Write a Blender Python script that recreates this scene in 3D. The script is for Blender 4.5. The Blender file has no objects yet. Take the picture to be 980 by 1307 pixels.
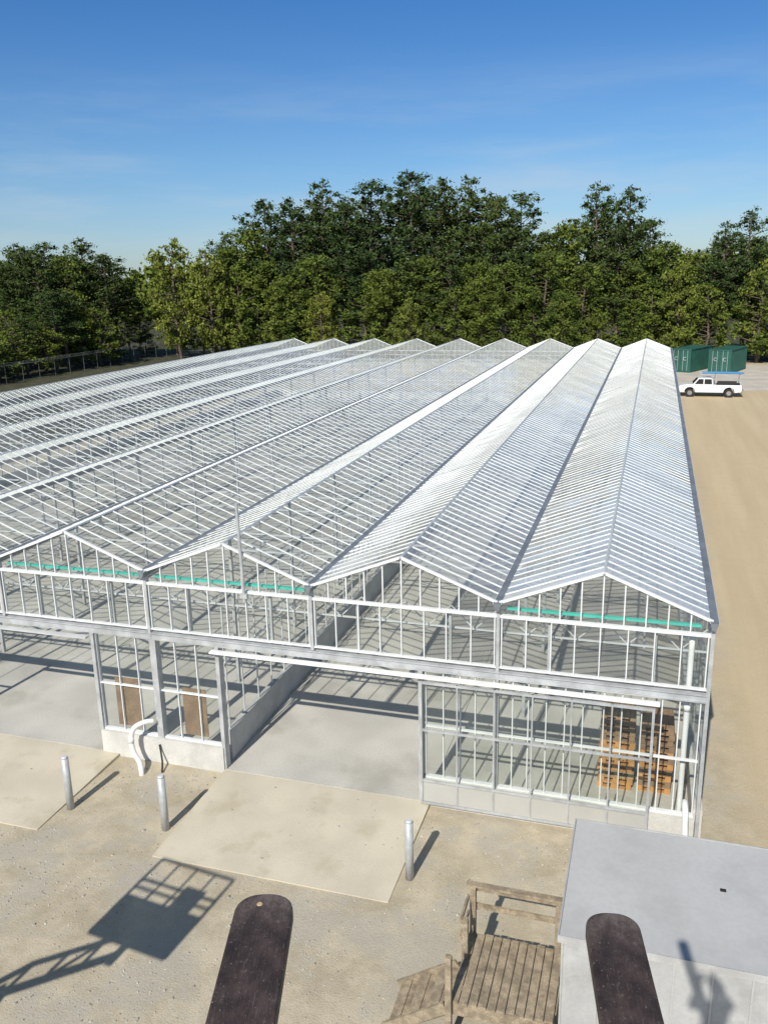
import bpy, math, random
import numpy as np
from mathutils import Vector, Matrix
random.seed(7); rng=np.random.default_rng(7)
scn=bpy.context.scene
scn.view_settings.view_transform='Standard'; scn.view_settings.look='None'; scn.view_settings.exposure=0
COL=scn.collection

# ------------------------------------------------------------------ materials
def newmat(name):
    m=bpy.data.materials.new(name); m.use_nodes=True
    nt=m.node_tree; nt.nodes.clear()
    return m,nt,nt.nodes,nt.links
def mathn(N,L,op,a,b=None,c=None,clamp=False):
    n=N.new('ShaderNodeMath'); n.operation=op; n.use_clamp=clamp
    for i,v in enumerate((a,b,c)):
        if v is None: continue
        if isinstance(v,(int,float)): n.inputs[i].default_value=v
        else: L.new(v,n.inputs[i])
    return n.outputs[0]
def mixc(N,L,f,a,b,blend='MIX'):
    n=N.new('ShaderNodeMix'); n.data_type='RGBA'; n.blend_type=blend
    for sock,v in ((n.inputs[0],f),(n.inputs[6],a),(n.inputs[7],b)):
        if isinstance(v,(int,float)): sock.default_value=v
        elif isinstance(v,tuple): sock.default_value=(v[0],v[1],v[2],1)
        else: L.new(v,sock)
    return n.outputs[2]
def noise(N,L,vec,scale,detail=4,rough=.55):
    n=N.new('ShaderNodeTexNoise'); n.inputs['Scale'].default_value=scale
    n.inputs['Detail'].default_value=detail; n.inputs['Roughness'].default_value=rough
    L.new(vec,n.inputs['Vector']); return n.outputs[0]
def ramp(N,L,v,a,b,x=0.0,y=1.0):
    n=N.new('ShaderNodeMapRange'); n.interpolation_type='SMOOTHSTEP'
    L.new(v,n.inputs[0]); n.inputs[1].default_value=a; n.inputs[2].default_value=b
    n.inputs[3].default_value=x; n.inputs[4].default_value=y; return n.outputs[0]
def mat(name,base,rough=.6,metal=0.,sc=3.,amt=.15,fine=40.,fineamt=.1,bump=0.,stain=None,stainamt=.4,stainsc=.7):
    m,nt,N,L=newmat(name)
    out=N.new('ShaderNodeOutputMaterial'); b=N.new('ShaderNodeBsdfPrincipled'); L.new(b.outputs[0],out.inputs[0])
    tc=N.new('ShaderNodeTexCoord').outputs['Object']
    n1=noise(N,L,tc,sc,2); n2=noise(N,L,tc,fine,1)
    lo=tuple(c*(1-amt) for c in base); hi=tuple(min(1,c*(1+amt)) for c in base)
    c=mixc(N,L,ramp(N,L,n1,.3,.7),lo,hi)
    c=mixc(N,L,ramp(N,L,n2,.3,.7,0,fineamt*2),c,tuple(x*.55 for x in base))
    if stain:
        n3=noise(N,L,tc,stainsc,6,.65)
        c=mixc(N,L,ramp(N,L,n3,.5,.68,0,stainamt),c,stain)
    L.new(c,b.inputs['Base Color']); b.inputs['Roughness'].default_value=rough; b.inputs['Metallic'].default_value=metal
    if bump:
        bp=N.new('ShaderNodeBump'); bp.inputs['Strength'].default_value=bump; bp.inputs['Distance'].default_value=.02
        L.new(n2,bp.inputs['Height']); L.new(bp.outputs[0],b.inputs['Normal'])
    return m
def glassmat(name,haze,hazecol=(.55,.58,.6),tone=False,refl=1.0,wav=0.):
    m,nt,N,L=newmat(name)
    out=N.new('ShaderNodeOutputMaterial')
    tr=N.new('ShaderNodeBsdfTransparent'); tr.inputs[0].default_value=(.94,.96,.945,1)
    gl=N.new('ShaderNodeBsdfGlossy'); gl.inputs['Roughness'].default_value=.05; gl.inputs[0].default_value=(.98,.98,.96,1)
    df=N.new('ShaderNodeBsdfDiffuse'); df.inputs[0].default_value=(*hazecol,1)
    m1=N.new('ShaderNodeMixShader'); m1.inputs[0].default_value=haze
    if tone:
        a=N.new('ShaderNodeAttribute'); a.attribute_name='tone'
        hz=mathn(N,L,'MULTIPLY',a.outputs['Fac'],haze); hz=mathn(N,L,'MINIMUM',hz,.95); L.new(hz,m1.inputs[0])
    if wav:
        tc=N.new('ShaderNodeTexCoord').outputs['Object']
        bp=N.new('ShaderNodeBump'); bp.inputs['Strength'].default_value=wav; bp.inputs['Distance'].default_value=.05
        L.new(noise(N,L,tc,1.2,1),bp.inputs['Height']); L.new(bp.outputs[0],gl.inputs['Normal'])
    L.new(tr.outputs[0],m1.inputs[1]); L.new(df.outputs[0],m1.inputs[2])
    lw=N.new('ShaderNodeLayerWeight'); lw.inputs[0].default_value=.5
    f=mathn(N,L,'POWER',lw.outputs['Facing'],4.0)
    f=mathn(N,L,'MULTIPLY_ADD',f,.8*refl,.06*refl,clamp=True)
    m2=N.new('ShaderNodeMixShader'); L.new(f,m2.inputs[0]); L.new(m1.outputs[0],m2.inputs[1]); L.new(gl.outputs[0],m2.inputs[2])
    L.new(m2.outputs[0],out.inputs[0]); return m
M={}
M['white']=mat('white_painted_aluminium',(.76,.77,.76),.45,.0,2,.06,30,.05)
M['bright']=mat('bright_white_track',(.80,.80,.79),.4,.0,2,.04,30,.04)
M['bar']=mat('roof_glazing_bar',(.84,.85,.84),.4,.0,.4,.10,30,.03)
M['alu']=mat('bright_aluminium',(.62,.635,.635),.38,.2,1.5,.1,30,.06)
M['galv']=mat('galvanised_steel',(.48,.49,.49),.5,.15,3,.16,40,.12)
M['dgalv']=mat('dull_gutter_steel',(.24,.26,.28),.5,.3,2,.15,20,.1)
M['fencesteel']=mat('dull_fence_steel',(.16,.16,.16),.6,.2,2,.15,20,.1)
M['teal']=mat('teal_film',(.06,.50,.40),.5,0,3,.1)
M['conc']=mat('slab_concrete',(.54,.515,.46),.85,0,.5,.12,25,.12,.15,(.33,.31,.26),.6,.35)
M['ramp']=mat('ramp_concrete',(.60,.54,.42),.9,0,.8,.07,45,.08,.25,(.45,.39,.28),.7,.9)
M['knee']=mat('knee_wall_concrete',(.60,.585,.54),.85,0,1.5,.1,25,.1,.15,(.4,.38,.33),.6,1.2)
M['pwall']=mat('grey_block_wall',(.46,.455,.44),.85,0,1.5,.12,25,.1)
M['ply']=mat('brown_plywood',(.25,.17,.11),.7,0,3,.2,30,.2)
M['crate']=mat('cardboard_brown',(.30,.19,.11),.75,0,3,.2)
M['orangewood']=mat('orange_timber',(.60,.30,.10),.75,0,3,.2)
M['pallet']=mat('pallet_pine',(.45,.32,.18),.8,0,5,.2)
M['pvc']=mat('white_pvc',(.82,.82,.8),.35,0,2,.04)
M['cont']=mat('trailer_roof_metal',(.52,.515,.50),.6,.05,.9,.04,14,.06,.05,(.42,.415,.40),.5,1.2)
M['contside']=mat('trailer_side_metal',(.47,.47,.46),.5,.1,1.2,.10,20,.08,.05,(.30,.30,.28),.5,2)
M['trim']=mat('trailer_trim',(.56,.56,.55),.4,.3,3,.1)
M['deck']=mat('weathered_brown_wood',(.36,.29,.20),.85,0,7,.3,60,.3,.3,(.15,.115,.08),.6,4)
M['green']=mat('green_container_paint',(.02,.10,.075),.6,0,1,.15)
M['wht']=mat('truck_white_paint',(.78,.79,.8),.25,0,2,.03)
M['blk']=mat('black_rubber',(.02,.02,.02),.7,0,5,.1)
M['glsdark']=mat('tinted_window',(.02,.025,.03),.08,0,2,.1)
M['chrome']=mat('hub_metal',(.5,.5,.52),.3,.8)
M['blue']=mat('blue_plastic',(.05,.22,.45),.5,0,3,.1)
M['orange']=mat('orange_lift_paint',(.6,.2,.04),.45,0,3,.1)
M['lred']=mat('red_lamp',(.4,.02,.02),.3)
M['bark']=mat('bark',(.15,.115,.085),.95,0,2,.3,12,.3)
M['stone']=mat('grey_stones',(.42,.40,.36),.9,0,9,.45,30,.2)
M['cloth']=mat('blue_work_shirt',(.08,.12,.22),.9); M['hair']=mat('brown_hair',(.06,.035,.02),.8)
M['sign']=mat('white_lettering',(.5,.55,.53),.6)
M['g0']=glassmat('roof_glass_hazy',.36,(.76,.77,.75),True,.8,.12)
M['g1']=glassmat('roof_glass_half_hazy',.22,(.76,.77,.75),True,.8,.12)  # white diffuse mixed into the glass, less than in the first bay
M['g2']=glassmat('roof_glass_clear',.07,(.74,.74,.71),True,.6)
M['gw']=glassmat('wall_glass',.02,(.6,.61,.6),False,.45)
M['gdoor']=glassmat('door_bottom_panel',.6,(.60,.585,.55),False,.6)

def plankmat():
    m,nt,N,L=newmat('dark_weathered_plank')
    out=N.new('ShaderNodeOutputMaterial'); b=N.new('ShaderNodeBsdfPrincipled'); L.new(b.outputs[0],out.inputs[0])
    tc=N.new('ShaderNodeTexCoord').outputs['Object']
    mp=N.new('ShaderNodeMapping'); mp.inputs['Scale'].default_value=(90,7,20); L.new(tc,mp.inputs[0])
    mp2=N.new('ShaderNodeMapping'); mp2.inputs['Scale'].default_value=(160,12,20); mp2.inputs['Rotation'].default_value=(0,0,.12); L.new(tc,mp2.inputs[0])
    n1=noise(N,L,mp.outputs[0],1.0,7,.75); n2=noise(N,L,tc,11,6,.7); n3=noise(N,L,tc,140,3); n4=noise(N,L,tc,26,6,.75); n5=noise(N,L,mp2.outputs[0],1.0,4,.8)
    c=mixc(N,L,ramp(N,L,n2,.3,.7),(.024,.015,.013),(.085,.056,.048))
    c=mixc(N,L,ramp(N,L,n1,.5,.72,0,.6),c,(.012,.008,.007))
    c=mixc(N,L,ramp(N,L,n5,.58,.68,0,.6),c,(.19,.155,.14))
    c=mixc(N,L,ramp(N,L,n4,.57,.68,0,.6),c,(.18,.145,.125))
    c=mixc(N,L,ramp(N,L,n3,.64,.72,0,.6),c,(.36,.32,.29))
    sp=N.new('ShaderNodeSeparateXYZ'); L.new(tc,sp.inputs[0])
    c=mixc(N,L,mathn(N,L,'MULTIPLY',ramp(N,L,sp.outputs[1],-.16,-.0),ramp(N,L,n4,.4,.62,.1,.6)),c,(.22,.18,.16))
    L.new(c,b.inputs['Base Color']); b.inputs['Roughness'].default_value=.65
    bp=N.new('ShaderNodeBump'); bp.inputs['Strength'].default_value=.8; bp.inputs['Distance'].default_value=.005
    L.new(mathn(N,L,'ADD',n1,n5),bp.inputs['Height']); L.new(bp.outputs[0],b.inputs['Normal'])
    return m
M['plank']=plankmat()

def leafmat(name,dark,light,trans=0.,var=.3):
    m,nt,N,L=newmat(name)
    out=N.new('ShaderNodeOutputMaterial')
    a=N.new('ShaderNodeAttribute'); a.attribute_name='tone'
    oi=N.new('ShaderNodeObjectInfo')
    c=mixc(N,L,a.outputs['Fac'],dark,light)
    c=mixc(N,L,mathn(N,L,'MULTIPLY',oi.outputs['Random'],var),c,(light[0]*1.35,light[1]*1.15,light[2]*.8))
    d=N.new('ShaderNodeBsdfDiffuse'); L.new(c,d.inputs[0])
    if trans:
        t=N.new('ShaderNodeBsdfTranslucent'); L.new(c,t.inputs[0])
        mx=N.new('ShaderNodeMixShader'); mx.inputs[0].default_value=trans
        L.new(d.outputs[0],mx.inputs[1]); L.new(t.outputs[0],mx.inputs[2]); L.new(mx.outputs[0],out.inputs[0])
    else: L.new(d.outputs[0],out.inputs[0])
    return m
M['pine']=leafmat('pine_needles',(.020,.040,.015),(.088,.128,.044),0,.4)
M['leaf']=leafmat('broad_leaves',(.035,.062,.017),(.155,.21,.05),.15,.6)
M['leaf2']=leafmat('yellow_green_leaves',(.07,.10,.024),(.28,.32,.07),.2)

def groundmat():
    m,nt,N,L=newmat('sandy_ground')
    out=N.new('ShaderNodeOutputMaterial'); b=N.new('ShaderNodeBsdfPrincipled'); L.new(b.outputs[0],out.inputs[0])
    tc=N.new('ShaderNodeTexCoord').outputs['Object']
    sp=N.new('ShaderNodeSeparateXYZ'); L.new(tc,sp.inputs[0]); X,Y=sp.outputs[0],sp.outputs[1]
    big=noise(N,L,tc,.18,4,.6); med=noise(N,L,tc,1.1,6,.7); fin=noise(N,L,tc,30,4,.75); vf=noise(N,L,tc,80,2,.6); b2=noise(N,L,tc,.6,6,.7)
    c=mixc(N,L,ramp(N,L,med,.36,.64),(.43,.37,.265),(.57,.495,.365))
    c=mixc(N,L,ramp(N,L,b2,.45,.6,0,.75),c,(.45,.415,.35))
    xo=mathn(N,L,'MULTIPLY_ADD',big,3.,X)
    fld=mathn(N,L,'MULTIPLY',ramp(N,L,xo,1.5,3.5),ramp(N,L,Y,-8,2))
    mp=N.new('ShaderNodeMapping'); mp.inputs['Scale'].default_value=(.8,.05,1); L.new(tc,mp.inputs[0])
    trk=noise(N,L,mp.outputs[0],1.0,4,.6)
    fc=mixc(N,L,ramp(N,L,trk,.3,.7),(.53,.42,.265),(.60,.485,.315))
    fc=mixc(N,L,ramp(N,L,med,.4,.75,0,.3),fc,(.49,.39,.25))
    c=mixc(N,L,fld,c,fc)
    yo=mathn(N,L,'MULTIPLY_ADD',big,16.,Y)
    far=ramp(N,L,yo,104,110)
    xl=mathn(N,L,'MULTIPLY_ADD',big,-6.,X)
    lef=ramp(N,L,xl,-46,-42,1,0)
    g=mathn(N,L,'MAXIMUM',far,lef)
    gc=mixc(N,L,ramp(N,L,med,.35,.65),(.025,.033,.017),(.07,.07,.04))
    c=mixc(N,L,g,c,gc)
    fa=mathn(N,L,'MULTIPLY',ramp(N,L,fin,.48,.7,0,.45),mathn(N,L,'MULTIPLY_ADD',fld,-.5,1.))
    c=mixc(N,L,fa,c,(.24,.205,.15))
    for sc_,th in ((18,.2),(10,.13)):
        vo=N.new('ShaderNodeTexVoronoi'); vo.inputs['Scale'].default_value=sc_; L.new(tc,vo.inputs['Vector'])
        peb=mathn(N,L,'MULTIPLY',ramp(N,L,vo.outputs['Distance'],th*.6,th,1,0),ramp(N,L,b2,.42,.56,.2,.9))
        c=mixc(N,L,mathn(N,L,'MULTIPLY',peb,.55),c,(.62,.59,.53))
    c=mixc(N,L,ramp(N,L,vf,.55,.75,0,.35),c,(.64,.58,.46))
    L.new(c,b.inputs['Base Color']); b.inputs['Roughness'].default_value=.95; b.inputs['Specular IOR Level'].default_value=.15
    h=mathn(N,L,'ADD',mathn(N,L,'MULTIPLY',fin,.7),med)
    bp=N.new('ShaderNodeBump'); bp.inputs['Strength'].default_value=.55; bp.inputs['Distance'].default_value=.05
    L.new(h,bp.inputs['Height']); L.new(bp.outputs[0],b.inputs['Normal'])
    return m
M['ground']=groundmat()
M['gravel']=mat('pale_gravel',(.56,.51,.43),.95,0,.5,.12,6,.2,.3,(.50,.42,.30),.7,.2)
def fencemat():
    m,nt,N,L=newmat('chain_link')
    out=N.new('ShaderNodeOutputMaterial')
    tc=N.new('ShaderNodeTexCoord').outputs['Object']; sp=N.new('ShaderNodeSeparateXYZ'); L.new(tc,sp.inputs[0])
    a=mathn(N,L,'FRACT',mathn(N,L,'MULTIPLY',mathn(N,L,'ADD',sp.outputs[1],sp.outputs[2]),11.))
    b=mathn(N,L,'FRACT',mathn(N,L,'MULTIPLY',mathn(N,L,'SUBTRACT',sp.outputs[1],sp.outputs[2]),11.))
    k=mathn(N,L,'LESS_THAN',mathn(N,L,'MINIMUM',a,b),.10)
    t=N.new('ShaderNodeBsdfTransparent'); d=N.new('ShaderNodeBsdfDiffuse'); d.inputs[0].default_value=(.05,.055,.06,1)
    mx=N.new('ShaderNodeMixShader'); L.new(k,mx.inputs[0]); L.new(t.outputs[0],mx.inputs[1]); L.new(d.outputs[0],mx.inputs[2]); L.new(mx.outputs[0],out.inputs[0])
    return m
M['link']=fencemat()

# ------------------------------------------------------------------ mesh builder
class B:
    def __init__(s): s.v=[]; s.f=[]; s.t=[]
    def quad(s,pts,tone=1.):
        n=len(s.v); s.v+= [tuple(p) for p in pts]; s.f.append(tuple(range(n,n+len(pts)))); s.t.append(tone); return s
    def hexa(s,p,tone=1.):
        n=len(s.v); s.v+=[tuple(q) for q in p]
        for f in ((0,3,2,1),(4,5,6,7),(0,1,5,4),(1,2,6,5),(2,3,7,6),(3,0,4,7)): s.f.append(tuple(n+i for i in f)); s.t.append(tone)
        return s
    def box(s,x0,x1,y0,y1,z0,z1):
        return s.hexa([(x0,y0,z0),(x1,y0,z0),(x1,y1,z0),(x0,y1,z0),(x0,y0,z1),(x1,y0,z1),(x1,y1,z1),(x0,y1,z1)])
    def beam(s,a,b,w,h,up=(0,0,1)):
        a=Vector(a);b=Vector(b); d=(b-a).normalized(); u=Vector(up)
        if abs(d.dot(u))>.98: u=Vector((0,1,0))
        r=d.cross(u).normalized()*(w/2); u=r.cross(d).normalized()*(h/2)
        return s.hexa([a-r-u,a+r-u,b+r-u,b-r-u,a-r+u,a+r+u,b+r+u,b-r+u])
    def cyl(s,a,b,r,r2=None,n=10,cap=True):
        a=Vector(a);b=Vector(b); r2=r if r2 is None else r2
        d=(b-a).normalized(); u=Vector((0,0,1)) if abs(d.z)<.9 else Vector((1,0,0))
        x=d.cross(u).normalized(); y=d.cross(x)
        k=len(s.v)
        for c,rr in ((a,r),(b,r2)):
            for i in range(n):
                t=2*math.pi*i/n; s.v.append(tuple(c+x*math.cos(t)*rr+y*math.sin(t)*rr))
        for i in range(n):
            j=(i+1)%n; s.f.append((k+i,k+n+i,k+n+j,k+j)); s.t.append(1.)
        if cap:
            s.f.append(tuple(k+i for i in range(n))); s.f.append(tuple(k+n+n-1-i for i in range(n))); s.t+= [1.,1.]
        return s
    def sweep(s,pts,r,n=14):
        pts=[Vector(p) for p in pts]; k=len(s.v); m=len(pts); x=None
        for i,p in enumerate(pts):
            d=(pts[min(m-1,i+1)]-pts[max(0,i-1)]).normalized()
            if x is None:
                x=d.orthogonal().normalized()
            x=(x-d*x.dot(d)).normalized(); y=d.cross(x)
            for j in range(n):
                t=2*math.pi*j/n; s.v.append(tuple(p+x*math.cos(t)*r+y*math.sin(t)*r))
        for i in range(m-1):
            for j in range(n):
                q=(j+1)%n; s.f.append((k+i*n+j,k+i*n+q,k+(i+1)*n+q,k+(i+1)*n+j)); s.t.append(1.)
        s.f.append(tuple(k+j for j in range(n))); s.f.append(tuple(k+(m-1)*n+j for j in range(n))); s.t+=[1.,1.]
        return s
    def extrude(s,poly,axis,a,b):
        def P(p,t):
            return {'x':(t,p[0],p[1]),'y':(p[0],t,p[1]),'z':(p[0],p[1],t)}[axis]
        k=len(s.v); n=len(poly)
        s.v+=[P(p,a) for p in poly]+[P(p,b) for p in poly]
        for i in range(n):
            j=(i+1)%n; s.f.append((k+i,k+j,k+n+j,k+n+i)); s.t.append(1.)
        s.f.append(tuple(k+n-1-i for i in range(n))); s.f.append(tuple(k+n+i for i in range(n))); s.t+=[1.,1.]
        return s
    def obj(s,name,m,tone=False,bevel=0,smooth=False):
        me=bpy.data.meshes.new(name)
        me.from_pydata(s.v,[],s.f); me.materials.append(m if not isinstance(m,str) else M[m])
        if tone:
            at=me.attributes.new('tone','FLOAT','FACE'); at.data.foreach_set('value',s.t)
        me.update()
        if len(s.f)<6000 and not tone:
            import bmesh
            bm=bmesh.new(); bm.from_mesh(me); bmesh.ops.recalc_face_normals(bm,faces=bm.faces); bm.to_mesh(me); bm.free()
        if smooth:
            for p in me.polygons: p.use_smooth=len(p.vertices)==4
        o=bpy.data.objects.new(name,me); COL.objects.link(o)
        if bevel:
            md=o.modifiers.new('bevel','BEVEL'); md.width=bevel; md.segments=2; md.limit_method='ANGLE'
        return o
WL={}
def tag(e,label,cat,group=None):
    e['label']=label; e['category']=cat
    if group: e['group']=group
def top(name,loc,label,cat,group=None):
    e=bpy.data.objects.new(name,None); COL.objects.link(e); e.location=loc; e.empty_display_size=.3
    WL[e.name]=Vector(loc)
    tag(e,label,cat,group); return e
def setpar(o,p):
    o.parent=p; o.matrix_parent_inverse=Matrix.Translation(-WL[p.name])
def O(b,name,m,parent,**k):
    o=b.obj(name,m,**k)
    WL[o.name]=Vector(o.location)
    if parent: setpar(o,parent)
    return o
def sub(name,parent):
    e=bpy.data.objects.new(name,None); COL.objects.link(e); e.empty_display_size=.2
    WL[e.name]=Vector((0,0,0)); setpar(e,parent); return e
def copytree(e,loc,rz=0,sc=(1,1,1)):
    n=e.copy(); COL.objects.link(n); n.location=loc; n.rotation_euler=(0,0,rz); n.scale=sc
    def rec(src,dst):
        for c in list(kids[src.name]):
            k=c.copy(); COL.objects.link(k); inv=c.matrix_parent_inverse.copy(); k.parent=dst; k.matrix_parent_inverse=inv
            rec(c,k)
    rec(e,n); return n
def index_kids():
    global kids
    kids={}
    for o in bpy.data.objects:
        kids.setdefault(o.name,[])
        if o.parent: kids.setdefault(o.parent.name,[]).append(o)

# ------------------------------------------------------------------ setting
def sheet(name,x0,x1,y0,y1,z,m,thick=None):
    b=B()
    if thick: b.box(x0,x1,y0,y1,z-thick,z)
    else: b.quad([(x0,y0,z),(x1,y0,z),(x1,y1,z),(x0,y1,z)])
    o=b.obj(name,m); o['kind']='structure'; return o
sheet('ground',-2500,2500,-600,3000,0,'ground')
b=B(); pts=[]
for i in range(60):
    t=i/59; pts.append((1.0+t*118, 71.5+math.sin(t*70)*.9+math.sin(t*23)*1.2+random.uniform(-.6,.6)))
for i in range(40):
    t=1-i/39; pts.append((1.0+t*118, 96+math.sin(t*33)*1.2+random.uniform(-.5,.5)))
b.quad([(p[0],p[1],.004) for p in pts]); o=b.obj('gravel_road','gravel'); o['kind']='structure'
def rampobj(x0,x1,y0,y1):
    b=B(); b.hexa([(x0,y0,-.05),(x1,y0,-.05),(x1,y1,-.05),(x0,y1,-.05),(x0,y0,.02),(x1,y0,.02),(x1,y1,.07),(x0,y1,.07)])
    o=b.obj('concrete_path','ramp'); o['kind']='structure'; return o
rampobj(-10.3,-5.4,-3.25,-.12)
rampobj(-18.2,-13.1,-3.15,-.12)
xs=[-36,-28,-20,-10.3,-5.5,0]; ys=[-.12,6,14,24,36,48,61]
for i in range(len(xs)-1):
    for j in range(len(ys)-1):
        b=B(); b.box(xs[i]+.006,xs[i+1]-.006,ys[j]+.006,ys[j+1]-.006,-.02,.08); o=b.obj('floor','conc'); o['kind']='structure'
b=B(); k=0
while k<2800:
    x=random.uniform(-17,1.5); y=random.uniform(-8.5,-.3)
    on=(-10.35<x<-5.35 and y>-3.3) or (x<-13.05 and y>-3.2)
    if on and random.random()>.02: continue
    if x>-4 and y<-3.4: continue
    dn=math.sin(x*1.3+1)*math.sin(y*1.7)+.8*(y>-1.5)
    if random.random()>.35+.5*dn: continue
    r_=random.uniform(.008,.022)*(1.9 if random.random()<.03 else 1); a=random.uniform(0,3)
    z=.0 if not on else .07
    p=[]
    for q in range(5):
        t=a+q*1.2566; p.append((x+math.cos(t)*r_*random.uniform(.7,1.2),y+math.sin(t)*r_*random.uniform(.6,1.1)))
    n=len(b.v); h_=r_*random.uniform(.6,1.1)
    b.v+=[(q[0],q[1],z-.003) for q in p]+[(x+(q[0]-x)*.6,y+(q[1]-y)*.6,z+h_) for q in p]
    for q in range(5):
        w_=(q+1)%5; b.f.append((n+q,n+w_,n+5+w_,n+5+q)); b.t.append(1)
    b.f.append(tuple(n+5+q for q in range(5))); b.t.append(1); k+=1
o=b.obj('loose_stones','stone'); o['kind']='stuff'; o['label']='small grey stones scattered over the sandy yard'; o['category']='gravel'

# ------------------------------------------------------------------ greenhouse
W=4.;NB=9;LEN=61.;ZG=4.77;ZR=5.55;ZH=3.13
gh=top('greenhouse',(-18,0,0),'long multi-bay glass greenhouse with galvanised frame under construction','greenhouse')
def wallmull(b,x0,x1,z0,z1,step,y=0.,w=.045,d=.06,jit=0.):
    n=max(1,round((x1-x0)/step)); 
    for i in range(n+1):
        x=x0+(x1-x0)*i/n+(random.uniform(-jit,jit) if 0<i<n else 0); b.box(x-w/2,x+w/2,y-d/2,y+d/2,z0,z1)
for i in range(NB):
    xr=-W*i; xm=xr-W/2; xl=xr-W
    roof=B(); st=.38 if i<2 else .46
    n=int(LEN/st); gB=B()
    gutx=.07
    for side in (0,1):
        xe=(xr-gutx) if side==0 else (xl+gutx)
        for k in range(n+1):
            y=k*LEN/n
            roof.beam((xe,y,ZG+.035),(xm,y,ZR+.005),.034 if i<2 else .026,.028 if i<2 else .024)
        ph=random.uniform(0,6)
        for k in range(n):
            y0=k*LEN/n; y1=(k+1)*LEN/n; j=random.uniform(-.006,.006); t=random.uniform(.75,1.25)
            if random.random()<.07: t*=1.5
            if i==0: t*=(1.3 if y0<8 else (1.05+.3*math.sin(y0*.33+side*2)))
            elif i==1: t*= (2.0 if side==1 else .85)*(1+.35*math.sin(y0*.3+ph))
            elif i==2: t*= 1.2*(1+.5*math.sin(y0*.3+ph))
            else: t*= (2.2 if math.sin(y0*.21+ph)+.4*math.sin(y0*.9+ph)>.85 else .75)
            gB.quad([(xe,y0,ZG+.04+j),(xm,y0,ZR+.01),(xm,y1,ZR+.01),(xe,y1,ZG+.04-j)],t)
    r=O(roof,'roof','bar',gh)
    O(gB,'glazing','g0' if i==0 else ('g1' if i==1 else 'g2'),r,tone=True)
    rd=B(); rd.hexa([(xm-.03,-.1,ZR+.01),(xm+.03,-.1,ZR+.01),(xm+.03,LEN,ZR+.01),(xm-.03,LEN,ZR+.01),(xm-.015,-.1,ZR+.035),(xm+.015,-.1,ZR+.035),(xm+.015,LEN,ZR+.035),(xm-.015,LEN,ZR+.035)])
    O(rd,'ridge_cap','alu',r)
    for yy,nm in ((0.,'gable'),(LEN,'gable')):
        g=B()
        e=-.05 if yy==0 else .05
        g.beam((xr-.02,yy+e,ZG+.02),(xm,yy+e,ZR+.02),.05,.055,(0,0,1)); g.beam((xm,yy+e,ZR+.02),(xl+.02,yy+e,ZG+.02),.05,.055)
        nn=10
        for k in range(1,nn):
            x=xr-W*k/nn; zt=ZG+(ZR-ZG)*(1-abs(x-xm)/(W/2))
            g.box(x-.012,x+.012,yy-.025,yy+.025,4.52,zt-.02)
        g.box(xl+.02,xr-.02,yy-.045,yy+.045,4.46,4.52)
        go=O(g,nm,'white',gh)
        gg=B(); gg.quad([(xr-.05,yy+.035,4.54),(xr-.05,yy+.035,ZG),(xm,yy+.035,ZR-.03),(xl+.05,yy+.035,ZG),(xl+.05,yy+.035,4.54)]); O(gg,'glazing','gw',go)
    for yy in (0.,LEN):
        g=B(); wallmull(g,xl+.07,xr-.07,3.40,4.46,.5,yy,.022,.06,.03)
        g.box(xl+.02,xr-.02,yy-.045,yy+.045,3.37,3.40)
        go=O(g,'wall_band','white',gh)
        gg=B(); gg.quad([(xl+.05,yy+.038,3.4),(xr-.05,yy+.038,3.4),(xr-.05,yy+.038,4.46),(xl+.05,yy+.038,4.46)]); O(gg,'glazing','gw',go)
        g=B()
        g.box(xl+.001,xr-.001,yy-.08,yy+.08,ZH,3.155); g.box(xl+.001,xr-.001,yy-.05,yy+.05,3.155,3.27); g.box(xl+.001,xr-.001,yy-.08,yy+.08,3.27,3.295)
        O(g,'header_beam','galv',gh)
    if i in (0,2,3,5):
        g=B(); g.box(xl+.15,xr-.2,.12,.2,4.58,4.63); O(g,'film_strip','teal',gh)
    g=B()
    for k in range(8):
        xa=xr-.06-k*.485; xb=xa-.485
        g.beam((xa,.3,4.02 if k%2 else 4.5),(xb,.3,4.5 if k%2 else 4.02),.022,.022)
    g.beam((xr-.06,.3,4.02),(xl+.06,.3,4.02),.035,.035)
    O(g,'end_truss','alu',gh)
    for fx in (.25,.75):
        g=B(); x=xr-W*fx; g.box(x-.025,x+.025,.07,.14,3.3,4.5)
        O(g,'band_stud','galv',gh)
for k in range(NB+1):
    x=-W*k
    g=B(); g.hexa([(x-.035,-.18,ZG-.12),(x+.035,-.18,ZG-.12),(x+.035,LEN+.1,ZG-.12),(x-.035,LEN+.1,ZG-.12),(x-.075,-.18,ZG+.03),(x+.075,-.18,ZG+.03),(x+.075,LEN+.1,ZG+.03),(x-.075,LEN+.1,ZG+.03)])
    O(g,'gutter','dgalv',gh)
    g=B(); 
    for sx in (-1,1): g.box(x+sx*.08-.006,x+sx*.08+.006,-.18,LEN+.1,ZG+.025,ZG+.045)
    O(g,'gutter_lip','alu',gh)
    low=ZH+.18 if k in (2,4) else 0.08
    g=B(); g.box(x-.035,x+.035,-.065,.065,low,ZG-.12); O(g,'corner_post' if k in (0,9) else 'wall_post','galv',gh)
rows=[LEN*j/15 for j in range(1,15)]
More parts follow.
